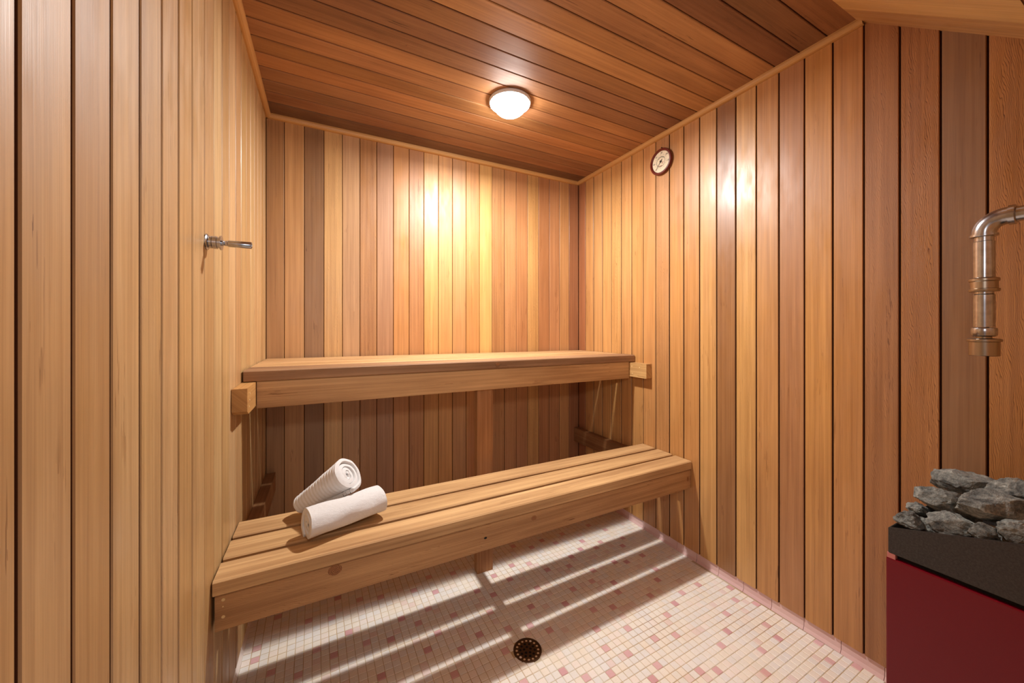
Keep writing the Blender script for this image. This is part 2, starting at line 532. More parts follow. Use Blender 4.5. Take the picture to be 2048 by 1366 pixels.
# left wall
wall_left = structure(backing('wall_left', (XL - 0.04, YF - 0.02, WOOD0), (XL - 0.0125, YB + 0.0125, ZC + 0.03)),
                      'left wall of pale vertical cedar boards beside the bench ends', 'wall')
ly = [ray_on_x(u, XL) for u in (36,145.9,222,279.5,323,357.4,384.6,408.9,428,444.4,458.7,471.5,482.5,492.7)]
p = ly[-1]
while p + 0.0855 < YB - 0.02: p += 0.0855; ly.append(p)
ly.append(YB)
p = ly[0]; pre = []
while p - PITCH > YF: p -= PITCH; pre.insert(0, p)
ly = [YF] + pre + ly
LC = [(194,144,90),(196,148,94),(190,140,86),(200,154,100),(196,148,94),(202,156,102)]
for k in range(len(ly) - 1):
    wall_board(wall_left, M_WALL, (0, 0, WOOD0), (0, 0, ZC), (XL, ly[k], 0), (0, 1, 0), (1, 0, 0), ly[k + 1] - ly[k], jit(LC[k % 6], 5), 0.25 if k in (10, 11) else 0.0, GAP=0.0060)

# ceiling: boards run across the room, ending at the slope
SK = 0.0125
YS = 0.575
ceiling = structure(backing('ceiling', (XL - 0.05, YS - 0.02, ZC + 0.0125), (XR + 0.05, YB + 0.05, ZC + 0.04)),
                    'dark red-brown cedar board ceiling around the round lamp', 'ceiling')
cyk = [YS + 0.0]
y = 0.660
while y < YB - 0.03: cyk.append(y); y += 0.0856
cyk.append(YB + 0.02)
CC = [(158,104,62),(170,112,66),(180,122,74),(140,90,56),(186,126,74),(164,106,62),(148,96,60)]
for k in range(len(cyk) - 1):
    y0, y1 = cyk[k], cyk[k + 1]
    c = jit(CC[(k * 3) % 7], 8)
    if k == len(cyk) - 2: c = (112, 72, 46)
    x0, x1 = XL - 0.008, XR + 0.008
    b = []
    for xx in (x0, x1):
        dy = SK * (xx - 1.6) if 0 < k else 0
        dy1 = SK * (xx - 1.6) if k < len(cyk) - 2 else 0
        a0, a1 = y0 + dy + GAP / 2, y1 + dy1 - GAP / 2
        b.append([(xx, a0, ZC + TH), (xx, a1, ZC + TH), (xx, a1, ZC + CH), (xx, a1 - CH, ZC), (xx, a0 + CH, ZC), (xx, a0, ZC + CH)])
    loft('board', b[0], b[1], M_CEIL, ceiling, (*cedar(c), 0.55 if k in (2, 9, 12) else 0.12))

# sloped part of the ceiling over the entrance and heater, flat soffit below it
SLO = Vector((0, -0.3135, -0.278)).normalized()
SLN = Vector((0, SLO.z, -SLO.y))
if SLN.y < 0: SLN = -SLN
SLN = Vector((0, 0.664, -0.748)).normalized()
s_len = (ZC - ZS) / -SLO.z
p0 = Vector((0, YS, ZC)); p1 = p0 + SLO * s_len
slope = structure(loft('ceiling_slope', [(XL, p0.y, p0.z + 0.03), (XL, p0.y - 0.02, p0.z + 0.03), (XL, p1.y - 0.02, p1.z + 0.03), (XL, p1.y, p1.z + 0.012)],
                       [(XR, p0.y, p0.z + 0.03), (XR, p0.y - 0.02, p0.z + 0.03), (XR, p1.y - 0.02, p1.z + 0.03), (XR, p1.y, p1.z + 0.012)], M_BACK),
                  'sloping pale cedar ceiling panel above the heater', 'ceiling')
sx = [XR + 0.006, XR - 0.112]
while sx[-1] - 0.14 > XL: sx.append(sx[-1] - 0.14)
sx.append(XL - 0.006)
SCOL = [(196,140,84),(214,160,96),(206,150,90)]
for k in range(len(sx) - 1):
    a, b = sx[k + 1] + 0.0006, sx[k] - 0.0006
    o_ = SLN * -0.02
    def ring(q):
        return [Vector((a, 0, 0)) + q + o_, Vector((b, 0, 0)) + q + o_, Vector((b, 0, 0)) + q, Vector((a, 0, 0)) + q]
    loft('board', ring(p0 + Vector((0, 0.004, 0))), ring(p1), M_TRIM, slope, (*cedar(SCOL[k % 3]), 0.1))
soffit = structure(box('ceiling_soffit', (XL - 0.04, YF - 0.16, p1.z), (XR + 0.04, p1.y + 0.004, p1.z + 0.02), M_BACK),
                   'flat low ceiling over the doorway and heater', 'ceiling')
k = 0; yy = YF - 0.15
while yy < p1.y - 0.03:
    y2 = min(yy + PITCH, p1.y)
    loft('board', [(XL, yy + 0.002, p1.z), (XL, y2 - 0.002, p1.z), (XL, y2 - 0.002, p1.z - 0.012), (XL, yy + 0.002, p1.z - 0.012)],
         [(XR, yy + 0.002, p1.z), (XR, y2 - 0.002, p1.z), (XR, y2 - 0.002, p1.z - 0.012), (XR, yy + 0.002, p1.z - 0.012)], M_CEIL, soffit, (*cedar(jit((176, 118, 72))), 0.1))
    yy = y2

# front wall with the open doorway the picture is taken from
DX0, DX1 = XL + 0.03, 0.58
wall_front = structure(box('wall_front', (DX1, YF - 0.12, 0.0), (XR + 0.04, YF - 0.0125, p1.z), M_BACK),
                       'cedar board wall with the doorway, behind the heater', 'wall')
xx = DX1
while xx < XR - 0.02:
    x2 = min(xx + PITCH, XR)
    wall_board(wall_front, M_WALL, (0, 0, WOOD0), (0, 0, p1.z - 0.012), (xx, YF, 0), (1, 0, 0), (0, 1, 0), x2 - xx, jit((196, 136, 80)))
    xx = x2
for nm, lo_, hi in (('jamb', (DX0 - 0.03, YF - 0.12, 0), (DX0, YF, p1.z - 0.013)), ('jamb', (DX1 - 0.022, YF - 0.125, 0), (DX1, YF + 0.002, p1.z - 0.013))):
    lb = [(lo_[0], lo_[1], lo_[2]), (hi[0], lo_[1], lo_[2]), (hi[0], hi[1], lo_[2]), (lo_[0], hi[1], lo_[2])]
    loft(nm, lb, [(q[0], q[1], hi[2]) for q in lb], M_TRIM, wall_front, (*cedar((200, 142, 84)), 0.1))

# quarter-round trim under the ceiling
def trim(name, a, b, d1, d2, r, label, ext=0.0):
    a, b, d1, d2 = Vector(a), Vector(b), Vector(d1), Vector(d2)
    def ring(c):
        pts = [c]
        for i in range(6):
            t = math.pi / 2 * i / 5
            pts.append(c + d1 * r * (1 - (1 - math.cos(t)) * 0.9) * (1 if i < 5 else 0.1) + d2 * r * (math.sin(t) if i < 5 else 1.0))
        return pts
    def ring2(c):
        return [c, c + d1 * r, c + d1 * r + d2 * r * 0.35, c + d1 * r * 0.82 + d2 * r * 0.72, c + d1 * r * 0.62 + d2 * r * 0.92, c + d1 * r * 0.35 + d2 * r, c + d2 * r]
    o = loft(name, ring2(a), ring2(b), M_TRIM, None, (*cedar((206, 148, 86)), 0.1))
    return structure(o, label, 'trim')
TR = 0.021
dn = (0, 0, -1)
trim('trim_1', (XL, YS, ZC), (XL, YB, ZC), (1, 0, 0), dn, TR, 'rounded cedar moulding along the top of the left wall')
trim('trim_2', (XL, YB, ZC), (XR, YB, ZC), (0, -1, 0), dn, TR, 'rounded cedar moulding along the top of the back wall')
trim('trim_3', (XR, YS - 0.01, ZC), (XR, YB, ZC), (-1, 0, 0), dn, TR, 'rounded cedar moulding along the top of the right wall')

# tile base below the boards
def base_run(name, start, d, mat, total, first, label, normal):
    d, normal, start = Vector(d), Vector(normal), Vector(start)
    root = structure(loft(name, [start - normal * 0.012, start - normal * 0.02, start - normal * 0.02 + Vector((0, 0, WOOD0 - .002)), start - normal * 0.012 + Vector((0, 0, WOOD0 - .002))],
                          [q + d * total for q in (start - normal * 0.012, start - normal * 0.02, start - normal * 0.02 + Vector((0, 0, WOOD0 - .002)), start - normal * 0.012 + Vector((0, 0, WOOD0 - .002)))], M_GROUT),
                     label, 'baseboard')
    t = 0.0; nxt = first
    while t < total - 0.004:
        e = min(nxt, total)
        a, b = t + 0.0008, e - 0.0008
        prof = [(-0.018, 0.0), (0.001, 0.0), (-0.0025, 0.006), (-0.006, 0.012), (-0.0075, WOOD0 - 0.002), (-0.018, WOOD0 - 0.002)]
        loft('tile', [start + d * a + normal * u_ + Vector((0, 0, z_)) for u_, z_ in prof],
             [start + d * b + normal * u_ + Vector((0, 0, z_)) for u_, z_ in prof], mat, root)
        t = e; nxt = e + 0.113
baseL = YB - 0.0
base_run('baseboard_right', (XR, YB, 0), (0, -1, 0), M_BASE, YB - YF, (YB - 1.1948) % 0.113, 'low pink tile base along the right wall', (-1, 0, 0))
base_run('baseboard_back', (XL, YB, 0), (1, 0, 0), M_BASE, XR - XL, 0.09, 'low pink tile base under the back wall boards', (0, -1, 0))
base_run('baseboard_left', (XL, YF, 0), (0, 1, 0), plain('pale_base_tile', (234, 222, 214), 0.3), YB - YF, 0.07, 'low whitish tile base along the left wall', (1, 0, 0))

# ------------------------------------------------------------------ benches
def lerp(a, b, t): return a + (b - a) * t
def bench_plank(name, parent, xa, xb, ya, yb, za, zb, color, fig=0.15, ch=0.003, mat=None):
    """ya=(front,back) at the left end, yb at the right end; za=(bottom,top) likewise"""
    A = rect_ring((xa, ya[0], za[0]), (0, ya[1] - ya[0], 0), (0, 0, za[1] - za[0]), ch)
    B = rect_ring((xb, yb[0], zb[0]), (0, yb[1] - yb[0], 0), (0, 0, zb[1] - zb[0]), ch)
    return loft(name, A, B, mat or M_BENCH, parent, (*cedar(color), fig))

def disc(name, c, n, r, mat, parent, stretch=1.0, seg=20, h=0.0006, up=(0, 0, 1)):
    n = Vector(n).normalized(); upv = Vector(up); e1 = upv.cross(n).normalized(); e2 = n.cross(e1)
    bm = bmesh.new()
    ring0 = []; ring1 = []
    for i in range(seg):
        t = 2 * math.pi * i / seg
        d = e1 * math.cos(t) * r * stretch + e2 * math.sin(t) * r
        ring0.append(bm.verts.new(d - n * 0.001)); ring1.append(bm.verts.new(d * 0.94 + n * h))
    bm.faces.new(ring1)
    for i in range(seg):
        j = (i + 1) % seg
        bm.faces.new((ring0[i], ring0[j], ring1[j], ring1[i]))
    o = bm_obj(name, bm, mat)
    o.location = c
    return put(o, parent)

# upper bench
ub = empty('bench', (0.68, 1.85, 0.0))
tag(ub, 'upper cedar slat bench fixed along the back wall', 'bench')
UZ_L, UZ_R = (0.959, 0.998), (0.950, 0.989)
fL, fR, eL, eR = 1.542, 1.588, 2.112, 2.108
UCOL = [(150,104,70),(186,132,82),(194,140,88),(190,134,84)]
for k in range(4):
    wl, wr = (eL - fL + 0.012) / 4, (eR - fR + 0.012) / 4
    sl_ = bench_plank('slat', ub, XL + 0.006, XR - 0.006, (fL + wl * k, fL + wl * (k + 1) - 0.012), (fR + wr * k, fR + wr * (k + 1) - 0.012), UZ_L, UZ_R, [(160,114,77),(202,150,98),(208,156,104),(204,152,100)][k], 0.2, 0.004)
    if k == 0: uslat = sl_
IL, IR = XL + 0.041, XR - 0.041
urail = bench_plank('front_rail', ub, IL + 0.002, IR - 0.002, (1.552, 1.590), (1.596, 1.634), (0.863, 0.958), (0.854, 0.949), (206,154,102), 0.15, 0.002)
bench_plank('rear_rail', ub, IL + 0.002, IR - 0.002, (2.085, 2.123), (2.085, 2.123), (0.872, 0.957), (0.862, 0.947), (190,136,84), 0.15, 0.002)
# wall ledgers carrying it: run from the back wall past the front rail
def ledger(parent, x0, x1, y0, y1, z0, z1, color, cut=0.022):
    ring0 = [(x0, y0, z0 + (0.0)), (x1, y0, z0), (x1, y0, z1), (x0, y0, z1)]
    prof = [(y0, z1), (y1, z1), (y1, z0), (y0 + cut, z0), (y0, z0 + cut * 0.55)]
    A = [(x0, q, r) for q, r in prof]; B = [(x1, q, r) for q, r in prof]
    me_len = y1 - y0
    o = loft('wall_ledger', A, B, M_BENCH, parent, (*cedar(color), 0.15))
    uvl = o.data.uv_layers['grain'].data                          # grain runs along the ledger
    for poly in o.data.polygons:
        for li in poly.loop_indices:
            co = o.data.vertices[o.data.loops[li].vertex_index].co
            uvl[li].uv = (co.z + co.x, co.y)
    return o
ll = ledger(ub, XL + 0.001, IL, 1.391, YB - 0.004, 0.874, 0.957, (196,138,78))
lr = ledger(ub, IR, XR - 0.001, 1.468, YB - 0.004, 0.866, 0.946, (206,152,92), 0.004)
for z in (0.895, 0.915, 0.935):
    disc('nail_head', (IL + 0.0002, 1.43 + (z - 0.915) * 0.3, z), (1, 0, 0), 0.0032, M_NAIL, ll)
for yy_, z in ((1.575, 0.926), (1.517, 0.924), (1.57, 0.885)):
    disc('nail_head', (IR - 0.0002, yy_, z), (-1, 0, 0), 0.0032, M_NAIL, lr)
# post under the front rail, standing on the floor
pr = rect_ring((0.629, 1.596, 0.0), (0.080, 0, 0), (0, 0.038, 0), 0.002)
loft('leg', pr, [(q[0], q[1], 0.857) for q in pr], M_BENCH, ub, (*cedar((178,120,74)), 0.1))

# lower bench
lbn = empty('bench', (0.68, 1.35, 0.0))
tag(lbn, 'lower cedar slat bench holding the two white towels', 'bench')
LZ_L, LZ_R = (0.466, 0.505), (0.447, 0.488)
LSL = [(1.164, 1.255), (1.272, 1.373), (1.390, 1.492)]
LSR = [(1.216, 1.312), (1.330, 1.4255), (1.4435, 1.532)]
for k in range(3):
    bench_plank('slat', lbn, XL + 0.004, XR - 0.004, LSL[k], LSR[k], LZ_L, LZ_R, [(206,154,101),(202,150,97),(198,146,94)][k], 0.2, 0.004)
lrail = bench_plank('front_rail', lbn, XL + 0.008, XR - 0.005, (1.168, 1.206), (1.220, 1.258), (0.374, 0.464), (0.354, 0.445), (190,135,85), 0.4, 0.002)
bench_plank('cross_rail', lbn, 0.644, 0.680, (1.236, 1.594), (1.236, 1.594), (0.372, 0.449), (0.372, 0.449), (184,128,78), 0.1, 0.002)
ledger(lbn, XL + 0.001, XL + 0.040, 1.214, YB - 0.004, 0.352, 0.440, (168,116,72), 0.004)
ledger(lbn, XR - 0.040, XR - 0.001, 1.268, YB - 0.004, 0.345, 0.440, (150,100,60), 0.004)

def on_rail(u, v):
    """point on the lower front rail's face under a given ray"""
    a = (u - 1024) / F_PX; b = (656.3 - v) / F_PX
    d = Vector((sy_ + a * cy_, cy_ - a * sy_, b))
    # rail plane: y = 1.174 + m (x - x0)
    m = (1.220 - 1.168) / (XR - XL)
    t = (1.168 - m * XL) / (d.y - m * d.x)
    return Vector((d.x * t, d.y * t, H + d.z * t))
nrm = Vector((0.028, -1, 0)).normalized()
for (u, v, r, s) in ((670, 1140, 0.0155, 1.25), (1068, 1036, 0.009, 1.3), (1375.5, 958, 0.012, 0.6)):
    disc('knot', on_rail(u, v), nrm, r, M_KNOT, lrail, s)
disc('nail_hole', on_rail(971, 1076), nrm, 0.0038, M_DARK, lrail, 1.5)
for (u, v) in ((446.5, 1199.5), (446.5, 1233.5)):
    disc('nail_head', on_rail(u, v), nrm, 0.0042, M_NAIL, lrail)
disc('nail_head', on_rail(446, 1213), nrm, 0.0018, M_NAIL, lrail)
# dark knot on the upper bench's front slat
disc('knot', (0.72, 1.5662, 0.976), nrm, 0.007, M_KNOT, uslat, 1.6)

# ------------------------------------------------------------------ ceiling lamp
LC_ = Vector((0.7535, 1.505, ZC))
lamp = empty('ceiling_lamp', LC_)
tag(lamp, 'round lit ceiling lamp with a white glass dome', 'ceiling lamp')
lathe('base_ring', [(0.0, 0.0), (0.094, 0.0), (0.0965, 0.004), (0.0955, 0.011), (0.0925, 0.015), (0.0898, 0.015), (0.0890, 0.011), (0.0, 0.010)], LC_, (0, 0, -1), M_LAMPRING, lamp, 64)
prof = [(0.0885, 0.0120), (0.0880, 0.0165), (0.0745, 0.0190)]
for i in range(0, 13):
    t = math.pi / 2 * i / 12
    prof.append((0.0725 * math.cos(t) ** 0.8 if i < 12 else 0.0, 0.020 + 0.044 * math.sin(t)))
lathe('glass_dome', prof, LC_, (0, 0, -1), M_GLASS, lamp, 64, sharp=80)
bl = bpy.data.lights.new('bulb', 'AREA'); bl.shape = 'DISK'; bl.size = 0.06; bl.energy = BULB_WATTS; bl.color = (1.0, 0.975, 0.935)
bo = bpy.data.objects.new('bulb', bl); COL.objects.link(bo); bo.location = LC_ + Vector((0, 0.012, -0.073)); put(bo, lamp)
for k in range(3):
    t = math.radians(95 + 120 * k)
    c = LC_ + Vector((math.cos(t) * 0.086, math.sin(t) * 0.086, -0.018))
    box('clip', c - Vector((0.003, 0.003, 0.006)), c + Vector((0.003, 0.003, 0.006)), M_LAMPRING, lamp, 0.001)

# ------------------------------------------------------------------ thermometer on the right wall
TC_ = Vector((XR, 1.3945, 2.0373))
th = empty('thermometer', TC_)
tag(th, 'round thermometer with red-brown rim and cream dial high on the right wall', 'thermometer')
nx = (-1, 0, 0)
lathe('rim', [(0.0, 0.001), (0.066, 0.001), (0.0695, 0.006), (0.0695, 0.014), (0.067, 0.019), (0.061, 0.020), (0.0565, 0.016), (0.055, 0.011), (0.0, 0.0105)], TC_, nx, M_THRIM, th, 64)
lathe('dial', [(0.0, 0.0125), (0.0558, 0.0125), (0.0558, 0.0110)], TC_, nx, M_FACE, th, 64)
def ring_flat(name, r0, r1, h, a0, a1, mat, seg=48):
    bm = bmesh.new(); A = []; B = []
    full = abs(a1 - a0) >= 359.9
    n = seg if full else seg + 1
    for i in range(n):
        t = math.radians(a0 + (a1 - a0) * i / seg)
        d = Vector((0, math.cos(t), math.sin(t)))
        A.append(bm.verts.new(TC_ + d * r0 + Vector((-h, 0, 0)))); B.append(bm.verts.new(TC_ + d * r1 + Vector((-h, 0, 0))))
    for i in range(n if full else n - 1):
        j = (i + 1) % n
        bm.faces.new((A[i], B[i], B[j], A[j]))
    return bm_obj(name, bm, mat, th)
# seen from the room, +y of the wall is to the left
ring_flat('scale_ring', 0.0262, 0.0280, 0.0130, 0, 360, M_INK)
ring_flat('scale_band', 0.0205, 0.0250, 0.0130, 40, 140, M_INKGREY, 24)
ring_flat('red_scale', 0.0215, 0.0245, 0.0131, 250, 300, M_INKRED, 16)
ring_flat('red_scale', 0.0130, 0.0165, 0.0131, 190, 245, M_INKRED, 16)
bm = bmesh.new()
for k in range(24):
    t = math.radians(k * 15)
    d = Vector((0, math.cos(t), math.sin(t))); s_ = Vector((0, -math.sin(t), math.cos(t)))
    r0, r1, wd_ = (0.0335, 0.0385, 0.0006) if k % 2 == 0 else (0.035, 0.0375, 0.0004)
    q = [TC_ + d * r0 - s_ * wd_, TC_ + d * r1 - s_ * wd_, TC_ + d * r1 + s_ * wd_, TC_ + d * r0 + s_ * wd_]
    bm.faces.new([bm.verts.new(p_ + Vector((-0.0130, 0, 0))) for p_ in q])
bm_obj('scale_ticks', bm, M_INK, th)
for txt, deg in (('20', 228), ('40', 180), ('60', 132), ('80', 84), ('100', 36), ('120', -12)):
    fc_ = bpy.data.curves.new('numeral', 'FONT'); fc_.body = txt; fc_.size = 0.0115; fc_.align_x = 'CENTER'; fc_.align_y = 'CENTER'
    tmp = bpy.data.objects.new('tmp', fc_); COL.objects.link(tmp)
    me = bpy.data.meshes.new_from_object(tmp); bpy.data.objects.remove(tmp)
    t = math.radians(180 - deg)
    me.transform(Matrix(((0, 0, -1, TC_.x - 0.0131), (-1, 0, 0, TC_.y + math.cos(t) * 0.0455), (0, 1, 0, TC_.z + math.sin(t) * 0.0455), (0, 0, 0, 1))))
    me.materials.clear()
    put(link('numeral', me, M_INK), th)
nd = Vector((0, 0.66, -0.75)).normalized(); ns = Vector((0, 0.75, 0.66))
bm = bmesh.new()
q = [TC_ - nd * 0.014 - ns * 0.0016, TC_ + nd * 0.043 - ns * 0.0005, TC_ + nd * 0.043 + ns * 0.0005, TC_ - nd * 0.014 + ns * 0.0016]
lo_f = [bm.verts.new(p_ + Vector((-0.0145, 0, 0))) for p_ in q]; hi_f = [bm.verts.new(p_ + Vector((-0.0155, 0, 0))) for p_ in q]
bm.faces.new(lo_f); bm.faces.new(hi_f)
for i in range(4): bm.faces.new((lo_f[i], lo_f[(i + 1) % 4], hi_f[(i + 1) % 4], hi_f[i]))
bm_obj('needle', bm, M_INK, th)
lathe('hub', [(0.0, 0.0125), (0.0055, 0.0125), (0.0055, 0.0165), (0.003, 0.0185), (0.0, 0.0185)], TC_, nx, M_INK, th, 20)
lathe('hanger_nail', [(0.0, -0.002), (0.0012, -0.002), (0.0012, 0.008), (0.0026, 0.008), (0.0026, 0.0095), (0, 0.0095)], TC_ + Vector((0, 0, 0.077)), nx, M_INK, th, 12)
lathe('hanger_loop', [(0.0042, 0.003), (0.0056, 0.003), (0.0056, 0.005), (0.0042, 0.005)], TC_ + Vector((0, 0, 0.0722)), nx, M_INK, th, 20, closed=True)

# ------------------------------------------------------------------ steel probe on the left wall
PB = Vector((XL, 1.1313, 1.3546))
pb = empty('sensor_probe', PB)
tag(pb, 'steel sensor probe sticking out of the left wall', 'sensor')
lathe('wall_plate', [(0.0, 0.0), (0.0195, 0.0), (0.0195, 0.002), (0.017, 0.004), (0.0, 0.004)], PB, (1, 0, 0), M_STEEL, pb, 36)
lathe('collar', [(0.0, 0.004), (0.0135, 0.004), (0.0150, 0.006), (0.0150, 0.011), (0.0135, 0.012), (0.0155, 0.013), (0.0155, 0.021), (0.0135, 0.022), (0.0135, 0.026), (0.0175, 0.027), (0.0175, 0.030), (0.0, 0.030)], PB, (1, 0, 0), M_STEEL, pb, 36)
lathe('neck', [(0.0, 0.030), (0.0065, 0.030), (0.0065, 0.034), (0.005, 0.035), (0.0065, 0.037), (0.0065, 0.041), (0.0, 0.041)], PB, (1, 0, 0), M_STEEL, pb, 28)
lathe('rod', [(0.0, 0.041), (0.0068, 0.041), (0.0083, 0.044), (0.0083, 0.0895), (0.0073, 0.091), (0.0062, 0.091), (0.0055, 0.088), (0.0, 0.088)], PB, (1, 0, 0), M_STEEL, pb, 28)

# ------------------------------------------------------------------ water pipe over the heater
PX, PY = 1.38, 0.2677
pp = empty('water_pipe', (PX, PY, 1.085))
tag(pp, 'steel water pipe with elbow hanging over the heater stones', 'pipe')
def zpx(v):   # height on the vertical pipe for an image row
    Fw = PX * sy_ + PY * cy_
    return H + (656.3 - v) / F_PX * Fw
def vertical(name, parts, mat=M_STEEL, seg=40):
    pr_ = [(0.0, zpx(parts[0][1]))] + [(r, zpx(v)) for r, v in parts] + [(0.0, zpx(parts[-1][1]))]
    return lathe(name, pr_, (PX, PY, 0), (0, 0, 1), mat, pp, seg)
R0 = 0.0168
vertical('upper_tube', [(R0, 556), (R0, 484), (0.0155, 483), (0.0155, 472)])
vertical('lower_tube', [(R0, 654), (R0, 590), (0.0150, 588), (0.0150, 580)])
vertical('union_nut', [(0.0155, 584), (0.0232, 583.5), (0.0240, 581), (0.0240, 578), (0.0215, 577), (0.0215, 564), (0.0236, 562), (0.0236, 558), (0.022, 556.5), (0.0155, 555), (0.0155, 548)], M_BRASS)
vertical('lower_collar', [(0.0160, 673), (0.0195, 671), (0.0205, 667), (0.0205, 659), (0.0195, 656), (0.0165, 655)])
vertical('nozzle_cup', [(0.0225, 711.5), (0.0238, 710.5), (0.0238, 684), (0.0272, 682.5), (0.0272, 678.5), (0.0240, 677), (0.0120, 676), (0.0120, 670)], M_BRASS)
# elbow swept from vertical to the horizontal tube that runs back to the front wall
def sweep(name, pts, radii, mat, seg=28):
    bm = bmesh.new(); rings = []
    for i, (p_, r) in enumerate(zip(pts, radii)):
        a = pts[max(i - 1, 0)]; b = pts[min(i + 1, len(pts) - 1)]
        t = (b - a).normalized(); e1 = Vector((1, 0, 0)); e2 = t.cross(e1).normalized()
        rings.append([bm.verts.new(p_ + (e1 * math.cos(2 * math.pi * k / seg) + e2 * math.sin(2 * math.pi * k / seg)) * r) for k in range(seg)])
    for A, B in zip(rings, rings[1:]):
        for k in range(seg):
            j = (k + 1) % seg
            bm.faces.new((A[k], A[j], B[j], B[k]))
    bm.faces.new(rings[0]); bm.faces.new(rings[-1])
    bmesh.ops.recalc_face_normals(bm, faces=bm.faces)
    for f in bm.faces: f.smooth = True
    for e in bm.edges:
        if len(e.link_faces) == 2 and e.calc_face_angle(0) > math.radians(32): e.smooth = False
    me = bpy.data.meshes.new(name); bm.to_mesh(me); bm.free()
    return put(link(name, me, mat), pp)
zt = zpx(474.5); RB = 0.034
pts = [Vector((PX, PY, zt)), Vector((PX, PY, zt + 0.0012)), Vector((PX, PY, zt + 0.006)), Vector((PX, PY, zt + 0.0065))]
rad = [0.0195, 0.0222, 0.0222, 0.0192]
c0 = Vector((PX, PY - RB, zt + 0.008))
for i in range(0, 13):
    t = math.pi / 2 * i / 12
    pts.append(c0 + Vector((0, math.cos(t) * RB, math.sin(t) * RB))); rad.append(0.0192)
e_ = c0 + Vector((0, 0, RB))
for dy, r in ((0.0005, 0.0192), (0.001, 0.0222), (0.010, 0.0222), (0.0115, 0.0195)):
    pts.append(e_ + Vector((0, -dy - 0.001, 0))); rad.append(r)
sweep('elbow', pts, rad, M_STEEL)
sweep('feed_tube', [e_ + Vector((0, -0.008, 0)), e_ + Vector((0, -0.02, 0)), Vector((PX, YF + 0.001, e_.z))], [R0, R0, R0], M_STEEL)

# ------------------------------------------------------------------ heater
HX0, HX1, HY0, HY1 = 1.2, 1.555, 0.03, 0.380
ht = empty('sauna_heater', ((HX0 + HX1) / 2, (HY0 + HY1) / 2, 0.0))
tag(ht, 'red enamelled sauna heater with a sloping black stone tray', 'heater')
box('casing', (HX0, HY0, 0.055), (HX1, HY1, 0.5975), M_RED, ht, 0.003)
box('plinth', (HX0 + 0.02, HY0 + 0.02, 0.0), (HX1 - 0.02, HY1 - 0.02, 0.056), M_DARK, ht)
box('vent_gap', (HX0 + 0.012, HY0 + 0.006, 0.597), (HX1 - 0.012, HY1 - 0.012, 0.612), M_DARK, ht)
def tray_z(y): return 0.6690 + (0.3765 - y) * 0.3063
T0, T1, TX0, TX1, zb_ = HY0 + 0.004, 0.3765, HX0 + 0.0005, HX1 - 0.0005, 0.6085
bm = bmesh.new()
th_ = 0.004
def v_(x, y, z): return bm.verts.new((x, y, z))
o_b = [v_(TX0, T0, zb_), v_(TX1, T0, zb_), v_(TX1, T1, zb_), v_(TX0, T1, zb_)]
o_t = [v_(TX0, T0, tray_z(T0)), v_(TX1, T0, tray_z(T0)), v_(TX1, T1, tray_z(T1)), v_(TX0, T1, tray_z(T1))]
i_t = [v_(TX0 + th_, T0 + th_, tray_z(T0 + th_)), v_(TX1 - th_, T0 + th_, tray_z(T0 + th_)), v_(TX1 - th_, T1 - th_, tray_z(T1 - th_)), v_(TX0 + th_, T1 - th_, tray_z(T1 - th_))]
i_b = [v_(TX0 + th_, T0 + th_, zb_ + 0.004), v_(TX1 - th_, T0 + th_, zb_ + 0.004), v_(TX1 - th_, T1 - th_, zb_ + 0.004), v_(TX0 + th_, T1 - th_, zb_ + 0.004)]
for A, B in ((o_b, o_t), (o_t, i_t), (i_t, i_b)):
    for i in range(4):
        j = (i + 1) % 4
        bm.faces.new((A[i], A[j], B[j], B[i]))
bm.faces.new(i_b); bm.faces.new(o_b)
bmesh.ops.recalc_face_normals(bm, faces=bm.faces)
bmesh.ops.bevel(bm, geom=[e for e in bm.edges if e.calc_face_angle(0) > 0.5], offset=0.0011, segments=2, affect='EDGES')
bm_obj('stone_tray', bm, M_IRON, ht)
box('corner_tab', (HX0 + 0.0008, HY1 - 0.016, 0.5965), (HX0 + 0.014, HY1 - 0.0015, 0.609), plain('tab_glint_steel', (196, 120, 112), 0.4), ht, 0.0008)  # pinkish glint on the metal is put into the base colour

# stones: each its own irregular rock, heaped in the tray
rk = random.Random(21)
def rock(name, c, size, rot, seed, label):
    bm = bmesh.new()
    bmesh.ops.create_icosphere(bm, subdivisions=4, radius=1.0)
    r = random.Random(seed)
    planes = []
    for _ in range(11):
        n = Vector((r.gauss(0, 1), r.gauss(0, 1), r.gauss(0, 1))).normalized()
        planes.append((n, r.uniform(0.45, 0.82)))
    off = Vector((r.uniform(0, 50), r.uniform(0, 50), r.uniform(0, 50)))
    for v in bm.verts:
        p_ = v.co.copy()
        for n, d in planes:
            q = p_.dot(n)
            if q > d: p_ -= n * (q - d) * 0.96
        nz = mnoise.fractal(p_ * 2.2 + off, 0.9, 2.1, 5)
        rid = abs(mnoise.noise(Vector((p_.x * 2.2, p_.y * 2.2, p_.z * 3.6)) + off))
        p_ *= 1 + nz * 0.16 - rid * 0.13
        v.co = p_
    mx = [max(abs(v.co[i]) for v in bm.verts) for i in range(3)]
    for v in bm.verts:
        v.co = Vector([v.co[i] / mx[i] * size[i] / 2 for i in range(3)])
    o = bm_obj(name, bm, M_ROCK)
    o.location = c; o.rotation_euler = rot
    return tag(o, label, 'stone', 'stones heaped in the heater tray')
def ray_pt(u, v, X):
    a = (u - 1024) / F_PX; b = (656.3 - v) / F_PX
    d = Vector((sy_ + a * cy_, cy_ - a * sy_, b)); t = X / d.x
    return Vector((d.x * t, d.y * t, H + d.z * t))
STONE = 'rough grey stone in the heap on the heater tray'
